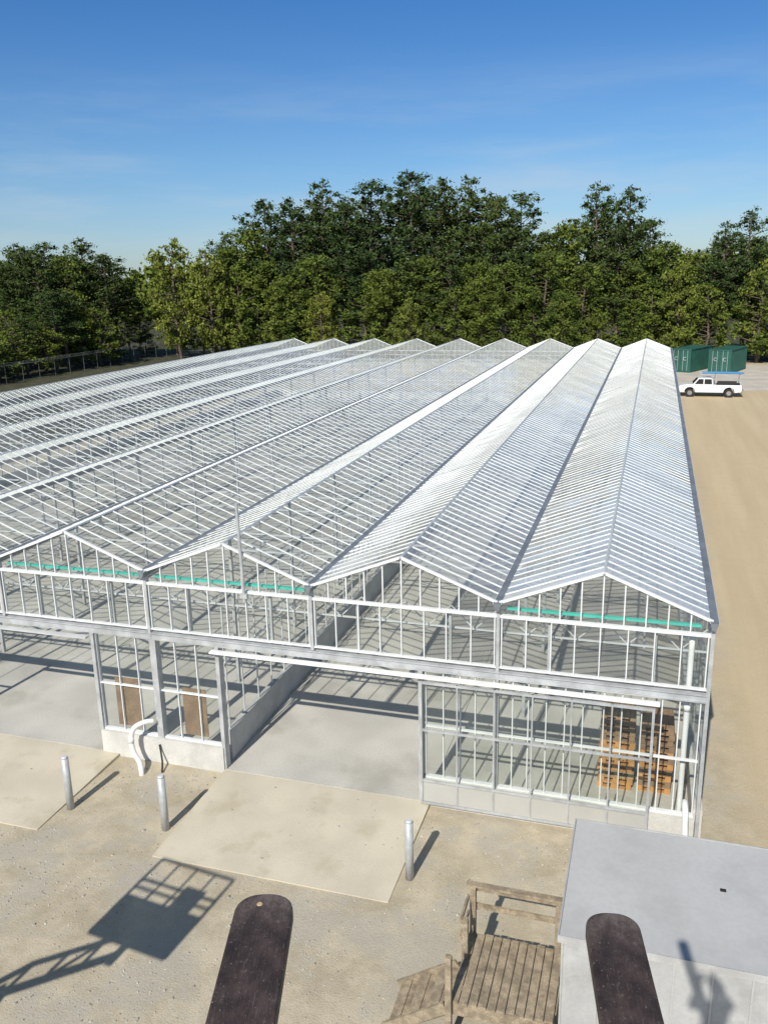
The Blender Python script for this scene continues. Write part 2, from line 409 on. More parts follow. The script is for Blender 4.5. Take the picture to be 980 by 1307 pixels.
for j,y in enumerate(rows):
    for x in (-4,-12,-20,-28,-32,-24):
        g=B(); g.box(x-.04,x+.04,y-.045,y+.045,.08,ZG-.14); O(g,'support_post','galv',gh)
    g=B()
    g.beam((-.06,y,4.02),(-35.9,y,4.02),.045,.045); g.beam((-.06,y,4.5),(-35.9,y,4.5),.045,.045)
    n=36
    for k in range(n):
        xa=-.1-k*.994; xb=xa-.994; 
        g.beam((xa,y,4.05 if k%2 else 4.47),(xb,y,4.47 if k%2 else 4.05),.025,.025)
    for k in range(NB+1): g.box(-W*k-.03 if k else -.09,-W*k+.03 if k<9 else -35.91,y-.03,y+.03,4.5,ZG-.13)
    O(g,'truss','alu',gh)
for xs_,nm in ((0.,'side_wall'),(-36.,'side_wall')):
    g=B(); n=61
    for k in range(n+1):
        y=k*LEN/n; g.box(xs_-.025,xs_+.025,y-.03,y+.03,.7,4.6)
    for z in (1.9,3.2,4.45): g.box(xs_-.035,xs_+.035,.06,LEN-.06,z-.04,z+.04)
    so=O(g,nm,'galv',gh)
    gg=B(); gg.quad([(xs_-.03,.1,.7),(xs_-.03,LEN-.1,.7),(xs_-.03,LEN-.1,4.6),(xs_-.03,.1,4.6)]); O(gg,'glazing','gw',so)
    kk=B(); kk.box(xs_-.1,xs_+.1,.12,LEN,-.1,.7); O(kk,'knee_wall','knee',so)
g=B(); g.box(-35.9,-.1,LEN-.1,LEN+.1,-.1,.7); O(g,'knee_wall','knee',gh)
g=B(); wallmull(g,-35.9,-.1,.7,ZH,.8,LEN); g.box(-35.9,-.1,LEN-.04,LEN+.04,1.8,1.86); O(g,'back_wall','white',gh)
def lowwall(x0,x1,step,knee=.63,mid=1.85):
    g=B(); wallmull(g,x0+.05,x1-.05,knee,ZH,step,0,.022,.06,.03)
    g.box(x0+.02,x1-.02,-.035,.035,mid-.015,mid+.015); g.box(x0+.02,x1-.02,-.05,.05,knee,knee+.04)
    w=O(g,'front_wall','white',gh)
    q=B(); q.quad([(x0+.05,.025,knee+.05),(x1-.05,.025,knee+.05),(x1-.05,.025,ZH),(x0+.05,.025,ZH)]); O(q,'glazing','gw',w)
    k=B(); k.box(x0,x1,-.14,.12,-.1,knee); O(k,'knee_wall','knee',w)
    return w
w0=lowwall(-5.55,-.06,.36)
w1=lowwall(-13.55,-10.3,.54)
w2=lowwall(-35.9,-18.3,.75)
for (a,c,z0,z1) in ((-13.15,-12.5,.75,2.0),(-11.35,-10.75,.75,1.95)):
    q=B(); q.box(a,c,.05,.07,z0,z1); O(q,'plywood_panel','ply',w1)
for x in (-13.55,-10.3,-5.6,-18.3,-11.9):
    g2=B(); g2.box(x-.045,x+.045,-.1,.1,.63 if x in(-13.55,-11.9) else .0,ZH); O(g2,'door_jamb' if x!=-11.9 else 'wall_post','galv',gh)
sd=B(); Y=-.24
for k in range(7):
    x=-5.55+k*.766; w=.05 if k in(0,6) else .03
    sd.box(x-w/2,x+w/2,Y-.02,Y+.02,.12,2.98)
for z,h in ((.12,.05),(.66,.04),(1.85,.04),(2.93,.05)): sd.box(-5.52,-.98,Y-.025,Y+.025,z,z+h)
sdo=O(sd,'sliding_door','galv',gh)
q=B(); q.quad([(-5.52,Y,.7),(-.97,Y,.7),(-.97,Y,2.95),(-5.52,Y,2.95)]); O(q,'glazing','gw',sdo)
q=B(); q.quad([(-5.52,Y,.18),(-.97,Y,.18),(-.97,Y,.68),(-5.52,Y,.68)]); O(q,'lower_panel','gdoor',sdo)
q=B(); q.box(-10.4,-.85,-.26,-.12,3.04,3.085); O(q,'door_track','bright',gh)
q=B(); q.box(-18.4,-13.6,-.26,-.12,3.04,3.085); O(q,'door_track','alu',gh)
q=B(); q.cyl((-9.5,-.13,4.3),(-9.55,-.13,6.5),.035); q.box(-9.58,-9.42,-.18,-.1,4.4,4.5); O(q,'standing_pipe','galv',gh)
q=B(); q.box(-10.45,-10.3,.3,20,.08,.85); pw=O(q,'partition_wall','pwall',gh)
q=B(); 
for k in range(26): q.box(-10.39,-10.36,.4+k*.8-.015,.4+k*.8+.015,.85,4.0)
q.box(-10.40,-10.35,.3,20.5,2.5,2.54); O(q,'partition_frame','alu',pw)
q=B()
for i in range(0,9,2):
    q.beam((-W*i-.1,8,4.5),(-W*i-3.9,16,4.5),.02,.02); q.beam((-W*i-3.9,8,4.48),(-W*i-.1,16,4.48),.02,.02)
    q.beam((-W*i-.1,32,4.5),(-W*i-3.9,40,4.5),.02,.02); q.beam((-W*i-3.9,32,4.48),(-W*i-.1,40,4.48),.02,.02)
O(q,'wind_brace','alu',gh)
for i in range(NB):
    for xx in (-W*i-1.2,-W*i-2.8):
        q=B(); q.cyl((xx,.5,3.9),(xx,LEN-.5,3.9),.022,None,6); O(q,'heating_pipe','galv',gh)
# ------------------------------------------------------------------ drain pipes
def smoothpts(pts,n=6):
    P=[Vector(p) for p in pts]; P=[P[0]]+P+[P[-1]]; out=[]
    for i in range(1,len(P)-2):
        for k in range(n):
            t=k/n; a,b_,c,d=P[i-1],P[i],P[i+1],P[i+2]
            out.append(.5*((2*b_)+(c-a)*t+(2*a-5*b_+4*c-d)*t*t+(3*b_-a-3*c+d)*t**3))
    out.append(P[-1]); return out
def pipe(pts,r,label,m='pvc',coup=()):
    c=pts[-1]; t=top('drain_pipe',(c[0],c[1],0),label,'pipe')
    b=B(); b.sweep(smoothpts(pts),r); O(b,'pipe',m,t,smooth=True)
    for (p,q) in coup:
        b=B(); b.cyl(p,q,r*1.18,None,16); O(b,'coupling',m,t,smooth=True)
    return t
pipe([(-.34,.2,4.4),(-.34,.2,2.),(-.34,.2,.08)],.055,'white plastic downpipe inside the glazed greenhouse corner',coup=[((-.34,.2,2.8),(-.34,.2,2.92))])
pipe([(-.26,-.12,1.0),(-.26,-.3,1.0),(-.25,-.42,.88),(-.24,-.48,.6),(-.22,-.62,.32),(-.19,-.85,.15),(-.17,-1.0,-.02)],.06,'white plastic drain elbow at the greenhouse corner base')
pipe([(-12.05,-.17,1.1),(-12.2,-.3,1.12),(-12.42,-.42,1.0),(-12.5,-.47,.7),(-12.42,-.52,.4),(-12.25,-.6,.25),(-12.15,-.7,.12),(-12.13,-.72,-.02)],.06,'white plastic drain elbow beside the concrete knee wall',coup=[((-12.5,-.46,.78),(-12.5,-.475,.64))])
pipe([(-11.95,-.17,.5),(-11.9,-.22,.35),(-11.8,-.35,.15),(-11.7,-.55,.03)],.022,'thin black hose end beside the knee wall','blk')
# ------------------------------------------------------------------ bollards
bl=top('bollard',(-12.9,-2.3,0),'galvanised steel pipe bollard beside the concrete ramp','bollard','bollards at the doorways')
b=B(); b.cyl((-12.9,-2.3,0),(-12.9,-2.3,1.24),.08,None,16); O(b,'post','galv',bl,smooth=True)
b=B(); b.cyl((-12.9,-2.3,1.24),(-12.9,-2.3,1.28),.083,.05,16); O(b,'cap','alu',bl,smooth=True)
index_kids()
copytree(bl,(-10.5,-2.4,0)); copytree(bl,(-5.2,-2.5,0))
# ------------------------------------------------------------------ pallets: a tall stack of slatted pallets
def pallet_stack(x,y,z,w,d,n_,label,mats):
    t=top('pallet_stack',(x,y,z),label,'pallet','stacked pallets in the greenhouse')
    for h in range(n_):
        z0=z+h*.145; ox=random.uniform(-.025,.025); oy=random.uniform(-.02,.02)
        p=B()
        for k in range(3): p.box(x+ox-w/2,x+ox+w/2,y+oy-d/2+k*(d-.1)/2,y+oy-d/2+.1+k*(d-.1)/2,z0,z0+.018)
        for k in range(3):
            for m_ in range(3): p.box(x+ox-w/2+m_*(w-.12)/2,x+ox-w/2+.12+m_*(w-.12)/2,y+oy-d/2+k*(d-.1)/2,y+oy-d/2+.1+k*(d-.1)/2,z0+.019,z0+.115)
        for k in range(6): p.box(x+ox-w/2+k*(w-.11)/5,x+ox-w/2+.11+k*(w-.11)/5,y+oy-d/2,y+oy+d/2,z0+.116,z0+.138)
        O(p,'pallet',mats[h%len(mats)] if h<n_*.6 else 'crate',t)
    return t
pallet_stack(-1.62,1.9,.08,.72,.9,12,'orange and brown slatted wooden pallets stacked high',['orangewood','orangewood','pallet'])
pallet_stack(-.80,1.95,.08,.70,.9,11,'brown slatted wooden pallets stacked high',['orangewood','crate'])
# ------------------------------------------------------------------ site trailer
tr=top('site_trailer',(1,-4.9,0),'grey metal flat-roofed site trailer with seamed sides','trailer')
x0,x1,y0,y1,z0,z1=-2.1,4.1,-6.2,-3.6,.45,2.6
b=B(); b.box(x0+.03,x1-.03,y0+.03,y1-.03,z0,z1-.08); body=O(b,'body','contside',tr)
b=B(); b.box(x0,x1,y0,y1,z1-.08,z1); O(b,'roof','cont',tr,bevel=.015)
for k in range(14):
    b=B(); x=x0+.045+k*(x1-x0-.09)/13
    b.box(x-.012,x+.012,y0+.008,y0+.028,z0,z1-.105); O(b,'side_seam','trim',body)
for bx in ((x0-.015,x1+.015,y0-.02,y0-.002),(x0-.02,x0-.002,y0,y1),(x0-.015,x1+.015,y1+.002,y1+.02)):
    b=B(); b.box(*bx,z1-.10,z1+.012); O(b,'roof_edge_trim','trim',tr)
for xx in (0.2,3):
    b=B(); b.box(xx,xx+.4,y0+.3,y1-.3,0,z0); O(b,'support_block','knee',tr)
b=B(); b.box(-.02,.06,-4.75,-4.70,z1+.002,z1+.018); O(b,'roof_debris','blk',tr)
# ------------------------------------------------------------------ timber deck
dk=top('timber_deck',(-2.9,-5.2,0),'weathered brown timber deck with handrail and steps beside the trailer','deck')
dz=.8; dx0,dx1,dy0,dy1=-3.66,-2.16,-5.86,-4.42
b=B(); n=11
for k in range(n):
    xa=dx0+k*(dx1-dx0)/n; b.box(xa+.007,xa+(dx1-dx0)/n-.009,dy0+random.uniform(-.02,.02),dy1+random.uniform(-.03,.01),dz-.035,dz+random.uniform(-.008,.005))
O(b,'deck_boards','deck',dk)
for (x,y,zt) in ((dx0+.05,dy1+.06,1.62),(dx1-.1,dy1+.06,1.62),(dx0+.05,-4.98,1.5),(dx0+.0,dy0-.06,1.62),(dx1-.1,dy0-.06,.78)):
    b=B(); b.box(x-.045,x+.045,y-.045,y+.045,0,zt); O(b,'handrail_post','deck',dk)
b=B()
for z in (1.54,1.2): b.box(dx0-.02,dx1+.0,dy1+.11,dy1+.145,z-.05,z+.05)
b.box(dx0-.06,dx1,dy1+.01,dy1+.12,1.625,1.66)
b.box(dx0-.035,dx0+.0,-5.02,dy1,1.42,1.5); b.box(dx0-.035,dx0,-5.02,dy1,1.12,1.2)
O(b,'handrail','deck',dk)
for bx in ((dx0+.04,dx1,dy1-.04,dy1-.005),(dx0,dx0+.04,dy0,dy1),(dx0+.04,dx1,dy0-.0,dy0+.04)):
    b=B(); b.box(*bx,.55,dz-.04); O(b,'joist','deck',dk)
st=sub('stair',dk)
for k in range(3):
    b=B(); x=dx0-.03-k*.30
    for j in range(2): b.box(x-.29+j*.145,x-.155+j*.145,-5.83,-5.06,dz-.2*(k+1)-.035,dz-.2*(k+1))
    O(b,'tread','deck',st)
    b=B(); b.box(x-.29-.02,x-.292,-5.82,-5.07,max(0,dz-.2*(k+1)-.2),dz-.2*(k+1)-.04); O(b,'riser','deck',st)
for yy in (-5.87,-5.02):
    b=B(); b.beam((dx0-.05,yy,dz-.14),(dx0-1.0,yy,.02),.045,.18); O(b,'stringer','deck',st)

# ------------------------------------------------------------------ pickup truck
def truck(x,y):
    t=top('pickup_truck',(x+2.7,y,0),'white pickup truck with ladder rack carrying blue material','truck')
    yl,yr=y-.95,y+.95
    prof=[(x+.05,.45),(x,.6),(x+.02,.95),(x+.25,1.05),(x+1.2,1.13),(x+1.65,1.66),(x+1.85,1.72),(x+2.7,1.72),(x+2.85,1.66),(x+2.95,1.1),(x+5.35,1.1),(x+5.38,.6),(x+5.3,.48)]
    def arch(cx): return [(cx+.47*math.cos(a),.42+.47*math.sin(a)) for a in [math.pi*k/8 for k in range(9)]]
    bot=[(p[0],max(p[1],.42)) for p in arch(x+4.3)]+[(p[0],max(p[1],.42)) for p in arch(x+1.0)]
    b=B(); body=prof[:]+[(x+5.0,.44)]+bot+[(x+.3,.42)]
    b.extrude(body,'y',yl,yr); O(b,'body','wht',t,bevel=.04)
    for sy in (yl-.006,yr+.006):
        for w_ in ([(1.38,1.17),(2.1,1.17),(2.1,1.62),(1.72,1.62)],[(2.2,1.17),(2.84,1.17),(2.78,1.62),(2.2,1.62)]):
            b=B(); b.quad([(x+p[0],sy,p[1]) for p in w_]); O(b,'side_window','glsdark',t)
    b=B(); b.quad([(x+1.24,yl+.12,1.19),(x+1.24,yr-.12,1.19),(x+1.61,yr-.18,1.63),(x+1.61,yl+.18,1.63)]); O(b,'windscreen','glsdark',t)
    for cx in (x+1.0,x+4.3):
        for cy in (yl+.1,yr-.1):
            w=B(); w.cyl((cx,cy-.12,.38),(cx,cy+.12,.38),.38,None,20); wo=O(w,'wheel','blk',t)
            h=B(); s=-1 if cy<y else 1
            h.cyl((cx,cy+s*.11,.38),(cx,cy+s*.135,.38),.22,.2,14); O(h,'rim','chrome',wo)
    for sy in (yl+.25,yr-.25):
        b=B(); b.box(x-.01,x+.04,sy-.17,sy+.17,.75,.92); O(b,'headlight','chrome',t)
        b=B(); b.box(x+5.35,x+5.4,sy-.08,sy+.08,.8,1.05); O(b,'tail_light','lred',t)
    b=B(); b.box(x-.08,x+.04,yl+.05,yr-.05,.45,.62); O(b,'bumper','chrome',t)
    b=B(); b.box(x+5.36,x+5.5,yl+.05,yr-.05,.5,.66); O(b,'bumper','chrome',t)
    b=B(); b.box(x+3.1,x+5.25,yl+.1,yr-.1,1.102,1.11); O(b,'cargo_bed','blk',t)
    b=B()
    for xx in (x+3.15,x+5.2):
        for sy in (yl+.06,yr-.06): b.box(xx-.03,xx+.03,sy-.03,sy+.03,1.1,1.95)
        b.box(xx-.03,xx+.03,yl,yr,1.95,2.0)
    for sy in (yl+.06,yr-.06): b.box(x+1.8,x+5.4,sy-.03,sy+.03,2.0,2.04)
    O(b,'ladder_rack','galv',t)
    for k,(a,c,yy) in enumerate(((2.0,5.4,-.5),(2.3,5.5,-.2),(2.0,5.2,.2))):
        b=B(); b.cyl((x+a,y+yy,2.12),(x+c,y+yy,2.12),.07,None,10); O(b,'blue_pipe','blue',t)
    b=B(); b.box(x+3.3,x+4.9,yl+.1,yl+.5,1.112,1.42); O(b,'toolbox','blk',t)
    return t
truck(.95,67.6)
# ------------------------------------------------------------------ green containers
def container(cx,cy,rz,label):
    t=top('shipping_container',(0,0,0),label,'container','green shipping containers')
    w,l,h=2.44,6.06,2.6
    for sx in (-1,1):
        b=B(); n=26
        for k in range(n):
            y0=-l/2+.1+k*(l-.2)/n; y1=y0+(l-.2)/n*.5
            b.box(sx*(w/2-.06)-.03,sx*(w/2-.06)+.03,y0,y1,.16,h-.12); b.box(sx*(w/2-.09)-.02,sx*(w/2-.09)+.02,y1,y0+(l-.2)/n,.16,h-.12)
        O(b,'side_wall','green',t)
    b=B()
    for sx in (-1,1):
        for sy in (-1,1): b.box(sx*(w/2-.08)-.08,sx*(w/2-.08)+.08,sy*(l/2-.08)-.08,sy*(l/2-.08)+.08,0,h)
        b.box(sx*(w/2-.05)-.05,sx*(w/2-.05)+.05,-l/2+.16,l/2-.16,0,.16); b.box(sx*(w/2-.05)-.05,sx*(w/2-.05)+.05,-l/2+.16,l/2-.16,h-.12,h)
    for sy in (-1,1): b.box(-w/2+.16,w/2-.16,sy*(l/2-.06)-.05,sy*(l/2-.06)+.05,0,.16); b.box(-w/2+.16,w/2-.16,sy*(l/2-.06)-.05,sy*(l/2-.06)+.05,h-.14,h)
    O(b,'frame','green',t)
    b=B(); b.box(-w/2+.1,w/2-.1,-l/2+.1,l/2-.1,h-.05,h-.02); O(b,'roof','green',t)
    for s in (-1,1):
        b=B(); b.box(min(s*.01,s*1.06),max(s*.01,s*1.06),-l/2+.06,-l/2+.1,.17,h-.15); d=O(b,'door','green',t)
        for xx in (.3,.8):
            b=B(); b.cyl((s*xx,-l/2+.03,.17),(s*xx,-l/2+.03,h-.15),.022,None,8); O(b,'lock_rod','galv',d)
    b=B(); b.box(-1.0,1.0,l/2-.1,l/2-.06,.17,h-.15); O(b,'end_wall','green',t)
    for (tx,tz,s) in ((-.5,1.6,.55),(.5,1.6,.55)):
        cu=bpy.data.curves.new('lettering','FONT'); cu.body='C'; cu.size=s; cu.align_x='CENTER'; cu.extrude=.004
        tmp=bpy.data.objects.new('lettering_source',cu); 
        COL.objects.link(tmp); bpy.context.view_layer.update()
        me=bpy.data.meshes.new_from_object(tmp.evaluated_get(bpy.context.evaluated_depsgraph_get()))
        bpy.data.objects.remove(tmp)
        me.materials.clear(); me.materials.append(M['sign'])
        me.transform(Matrix.Translation((tx,-l/2-.005,tz-.25))@Matrix.Rotation(math.pi/2,4,'X'))
        lo=bpy.data.objects.new('lettering',me); COL.objects.link(lo); lo.parent=t
    t.location=(cx,cy,0); t.rotation_euler=(0,0,rz); return t
container(2.75,90,math.radians(-24),'dark green shipping container with white letters on the gravel')
container(6.65,89.2,math.radians(-20),'dark green shipping container with white letters on the gravel')
# ------------------------------------------------------------------ fence
fe=top('chain_link_fence',(-72,80,0),'grey chain link fence with barbed wire arms beside the wood','fence')
b=B(); b.quad([(-72,40,.05),(-72,104,.05),(-72,104,2.0),(-72,40,2.0)]); O(b,'chain_link_mesh','link',fe)
b=B(); b.cyl((-72,40,2.02),(-72,104,2.02),.02,None,6); O(b,'top_rail','fencesteel',fe)
for k in range(3):
    b=B(); b.cyl((-71.9+k*.12,40,2.1+k*.15),(-71.9+k*.12,104,2.1+k*.15),.008,None,4); O(b,'barbed_wire','galv',fe)
for k in range(23):
    y=40+k*64/22; b=B(); b.cyl((-72,y,0),(-72,y,2.05),.03,None,8); b.cyl((-72,y,2.05),(-71.65,y,2.45),.025,None,6); O(b,'fence_post','fencesteel',fe)

# ------------------------------------------------------------------ trees
def leafcloud(clumps,n,size,flat=.6,elong=.5,core=True):
    V=[];T=[]
    for (c,r,tone) in clumps:
        m=int(n*max(.3,(r/1.2)**2))
        d=rng.normal(size=(m,3)); d/=np.linalg.norm(d,axis=1)[:,None]
        p=d*(rng.random((m,1))**.4)*r*np.array([1,1,flat])*(1+.24*rng.normal(size=(m,1)))+np.array(c)
        s=size*rng.uniform(.6,1.3,(m,1)); tt=tone+rng.normal(size=m)*.14+d[:,2]*.12  # tone rises towards each clump's top, light from above put into the colour
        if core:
            nc=3; p=np.concatenate([p,np.array(c)+rng.normal(size=(nc,3))*r*.15]); s=np.concatenate([s,np.full((nc,1),r*.5)]); tt=np.concatenate([tt,np.full(nc,.2)]); m+=nc  # dark quads added inside each clump to block light and paint the crown's inner shade
        u=rng.normal(size=(m,3)); u/=np.linalg.norm(u,axis=1)[:,None]
        w=rng.normal(size=(m,3)); w=np.cross(u,w); w/=np.linalg.norm(w,axis=1)[:,None]
        el_=np.full((m,1),elong)
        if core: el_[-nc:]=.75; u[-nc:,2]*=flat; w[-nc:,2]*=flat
        u=u*s; w=w*s*el_
        q=np.stack([p-u,p-w*.9+u*.1,p+u,p+w],axis=1); V.append(q.reshape(-1,3)); T.append(np.clip(tt,0,1))
    V=np.concatenate(V);T=np.concatenate(T); nq=len(T)
    me=bpy.data.meshes.new('crown'); me.vertices.add(nq*4); me.vertices.foreach_set('co',V.astype(np.float32).ravel())
    me.loops.add(nq*4); me.loops.foreach_set('vertex_index',np.arange(nq*4,dtype=np.int32))
    me.polygons.add(nq); me.polygons.foreach_set('loop_start',np.arange(0,nq*4,4,dtype=np.int32))
    at=me.attributes.new('tone','FLOAT','FACE'); at.data.foreach_set('value',T.astype(np.float32))
    me.update(calc_edges=True); return me
def template(kind,H,R,base,leafm,label,cat,group,nl=46,seed=1):
    r=random.Random(seed); pine=kind=='pine_tree'
    t=top(kind,(0,0,0),label,cat,group)
    tb=B(); bend=[(0,0,0)]; 
    for k in range(1,7): bend.append((bend[-1][0]+r.uniform(-.25,.25),bend[-1][1]+r.uniform(-.25,.25),H*.95*k/6))
    rad=[.014*H*(1-k/6)+.05 for k in range(7)]
    for k in range(6): tb.cyl(bend[k],bend[k+1],rad[k],rad[k+1],8,False)
    cl=[]
    sect=[r.uniform(.6,1.25) for _ in range(10)]
    for k in range(nl):
        f=base+(1-base)*((k+.5)/nl)
        if pine: L=R*(.6+.4*math.sin(min(1,(f-base)/(.4*(1-base)))*math.pi/2))*max(.26,1-(max(0,(f-.6)/.42))**2*.8)
        else: L=R*math.sqrt(max(.08,1-((f-(base+(1-base)*.42))/((1-base)*.6))**2))
        a=k*2.399+r.uniform(-.6,.6); z=f*H*.93
        L*=(r.uniform(.45,1.2) if pine else r.uniform(.6,1.18))*sect[int(f*9.9)]**.7
        kx=int(min(5,f*6)); bx,by=bend[kx][0],bend[kx][1]
        e=(bx+math.cos(a)*L,by+math.sin(a)*L,z+L*(r.uniform(.05,.5) if pine else r.uniform(0,.35)))
        tb.cyl((bx,by,z-.2),e,.05+.004*H*(1-f),.02,5,False)
        if pine:
            m=1+int(L/1.2)
            for q in range(m):
                g_=(q+1)/m; 
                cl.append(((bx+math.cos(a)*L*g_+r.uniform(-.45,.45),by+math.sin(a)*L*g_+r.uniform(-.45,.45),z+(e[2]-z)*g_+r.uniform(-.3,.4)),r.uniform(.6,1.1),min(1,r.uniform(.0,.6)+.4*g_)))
        else:
            cs=r.uniform(.7,1.25)*(H/20)**.7; tone=r.uniform(.1,.9)
            cl.append((e,cs,tone))
            if L>1.4: cl.append(((e[0]*.62+r.uniform(-.6,.6),e[1]*.62+r.uniform(-.6,.6),e[2]-.3+r.uniform(-.3,.5)),cs*1.15,r.uniform(.0,.7)))
            if L>2.2 and r.random()<.7: cl.append(((e[0]*.85+r.uniform(-1.,1.),e[1]*.85+r.uniform(-1,1),e[2]+r.uniform(-.7,.7)),cs*.8,r.uniform(.2,1)))
    for _ in range(3): cl.append(((bend[6][0]+r.uniform(-.5,.5),bend[6][1]+r.uniform(-.5,.5),H*r.uniform(.92,.97)),r.uniform(.5,.75),.6))
    O(tb,'trunk','bark',t)
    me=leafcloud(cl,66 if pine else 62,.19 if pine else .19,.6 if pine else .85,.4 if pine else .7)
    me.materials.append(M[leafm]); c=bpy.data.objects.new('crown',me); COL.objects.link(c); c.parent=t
    return t
G='trees at the wood edge'
LP='tall dark green pine with a ragged dense crown'; LD='leafy green broadleaf tree at the wood edge'
P=[template('pine_tree',20,4.1,.30,'pine',LP,'tree',G,62,11),template('pine_tree',20,3.6,.40,'pine',LP,'tree',G,52,12),template('pine_tree',20,4.4,.25,'pine',LP,'tree',G,66,13),template('pine_tree',20,3.6,.3,'pine',LP,'tree',G,58,17),template('pine_tree',20,3.8,.36,'pine',LP,'tree',G,56,19)]
D=[template('broadleaf_tree',12,3.6,.10,'leaf',LD,'tree',G,46,21),template('broadleaf_tree',12,3.0,.08,'leaf',LD,'tree',G,42,22),template('broadleaf_tree',14,3.6,.12,'leaf2','yellow-green broadleaf tree in front of dark pines','tree',G,50,23),template('broadleaf_tree',18,4.0,.12,'leaf',LD,'tree',G,66,24)]
index_kids()
used={}
def plant(T,x,y,h,H,ws=1.):
    s=h/H; rz=random.uniform(0,6.28)
    if T.name not in used:
        used[T.name]=1; T.location=(x,y,0); T.rotation_euler=(0,0,rz); T.scale=(s*ws,s*ws,s); return T
    return copytree(T,(x,y,0),rz,(s*ws,s*ws,s))
main=[(-63.2,18.2),(-59.5,19.4),(-55.8,22.8),(-51.5,22.4),(-48.0,24.8),(-44.1,22.8),(-39.7,24.4),(-34.8,25.8),(-30.7,24.3),(-26.5,24.2),(-22.3,21.9),(-18.7,21.8),(-15.6,16.8),(-12.5,18.4),(-9.3,22.5),(-5.8,22.0),(-3.0,17.8),(-.6,15.4),(2.8,14.4),(6.2,17),(9.6,18.7),(13,16.4),(16.5,17),(20,18)]
for n_,(x,h) in enumerate(main):
    if n_ in (1,17,18,13): plant(D[3],x,104,h-.5,18,1.15); continue
    plant(P[n_%5],x+random.uniform(-.4,.4),105+random.uniform(-1.5,1.5),h+.2,20,random.uniform(.92,1.1))
for k in range(22):
    x=-67+k*4.15; h=np.interp(x,[m[0] for m in main],[m[1] for m in main])-random.uniform(1.,3.4)
    plant(P[(k*3+1)%5],x+random.uniform(-1,1),110+random.uniform(-1.5,2),h,20,1.3)
for k in range(24):
    x=-66+k*3.6; plant(random.choice(D[:2]+[D[3]]),x+random.uniform(-1.2,1.2),100+random.uniform(-1.5,1.),random.uniform(5.,12.),13,random.uniform(1,1.25))
for x,y,h in ((-60,101,16),(-54,101.5,14),(-47,101,14.5),(-38,102,12.5),(-31,102,14),(-24,101.5,13),(-16,101,14.2),(-11,101,12.5),(-4,102,13)): plant(D[3],x,y,h,18,1.2)
for x,h in ((-50,13),(-42,15),(-34,14),(-28,15),(-20,14.5),(-6,15),(0,11.5),(5,12.5)): plant(P[3],x,102.5,h,20,1.5)
plant(D[2],-66.5,96,17.2,14,.78); plant(D[2],-62.,97,15.5,14,.8); plant(D[0],-58,98,13,12,.9); plant(D[2],-45,97,9.5,14,.9); plant(D[2],-52,98,10.5,14,.9); plant(D[2],-33,98,8.5,14,.9); plant(D[2],1.5,101,12.5,14,.8); plant(D[2],11,101,12.5,14,.9); plant(D[2],-13,98.5,8.5,14,.9); plant(D[0],-70,101,10,12,1.)
for x,h in ((-101,15),(-97,15.3),(-93,15.6),(-89,16.2),(-85.5,16.4),(-82,16.2),(-79,16.6),(-76.0,14.6)):
    plant(random.choice([D[3],P[1],P[3]]),x,92+random.uniform(-1,1),h,19,1.15)
for k in range(13): plant(random.choice(D[:2]+[P[3]]),-106+k*2.7,86+random.uniform(-1,1),random.uniform(8,11.5),13,1.3)
for k in range(8): plant(random.choice(P),-104+k*3.7,98+random.uniform(-1,1),random.uniform(14,15.6),20,1.5)
for k in range(18):
    plant(random.choice(D[:2]+[P[3]]),-75.0-random.uniform(0,1.2),56+k*2.7,random.uniform(4.5,7) if k<12 else random.uniform(3.5,5.),12,1.6)
for k in range(10):
    plant(random.choice(D[:2]),-81-random.uniform(0,4),58+k*3.0,random.uniform(6,9),12,1.5)
cl=[]
for k in range(1000):
    x=random.uniform(-330,160); y=random.uniform(205,225); z=random.uniform(0,13.5+2.5*math.sin(x*.13)+1.5*math.sin(x*.41))
    cl.append(((x,y,z),2.6,random.uniform(.2,.9)))
me=leafcloud(cl,22,.9,.8,.7,False); me.materials.append(M['leaf']); o=bpy.data.objects.new('distant_wood',me); COL.objects.link(o); o['kind']='stuff'
o['label']='far-off low line of green wood'; o['category']='wood'

# ------------------------------------------------------------------ camera geometry
C=Vector((-1.359,-15.9259,11.0413)); yaw,pitch,roll=.3032,.2665,-.0207
f=Vector((-math.sin(yaw)*math.cos(pitch),math.cos(yaw)*math.cos(pitch),-math.sin(pitch)))
r=Vector((math.cos(yaw),math.sin(yaw),0)); u=r.cross(f)
r2=r*math.cos(roll)+u*math.sin(roll); u2=-r*math.sin(roll)+u*math.cos(roll)
cam=bpy.data.cameras.new('camera'); co=bpy.data.objects.new('camera',cam); COL.objects.link(co)
mt=Matrix.Identity(4)
for i in range(3): mt[i][0]=r2[i]; mt[i][1]=u2[i]; mt[i][2]=-f[i]; mt[i][3]=C[i]
co.matrix_world=mt
cam.sensor_fit='VERTICAL'; cam.sensor_height=24; cam.lens=24*1099.47/1307; cam.clip_start=.05; cam.clip_end=6000
scn.camera=co

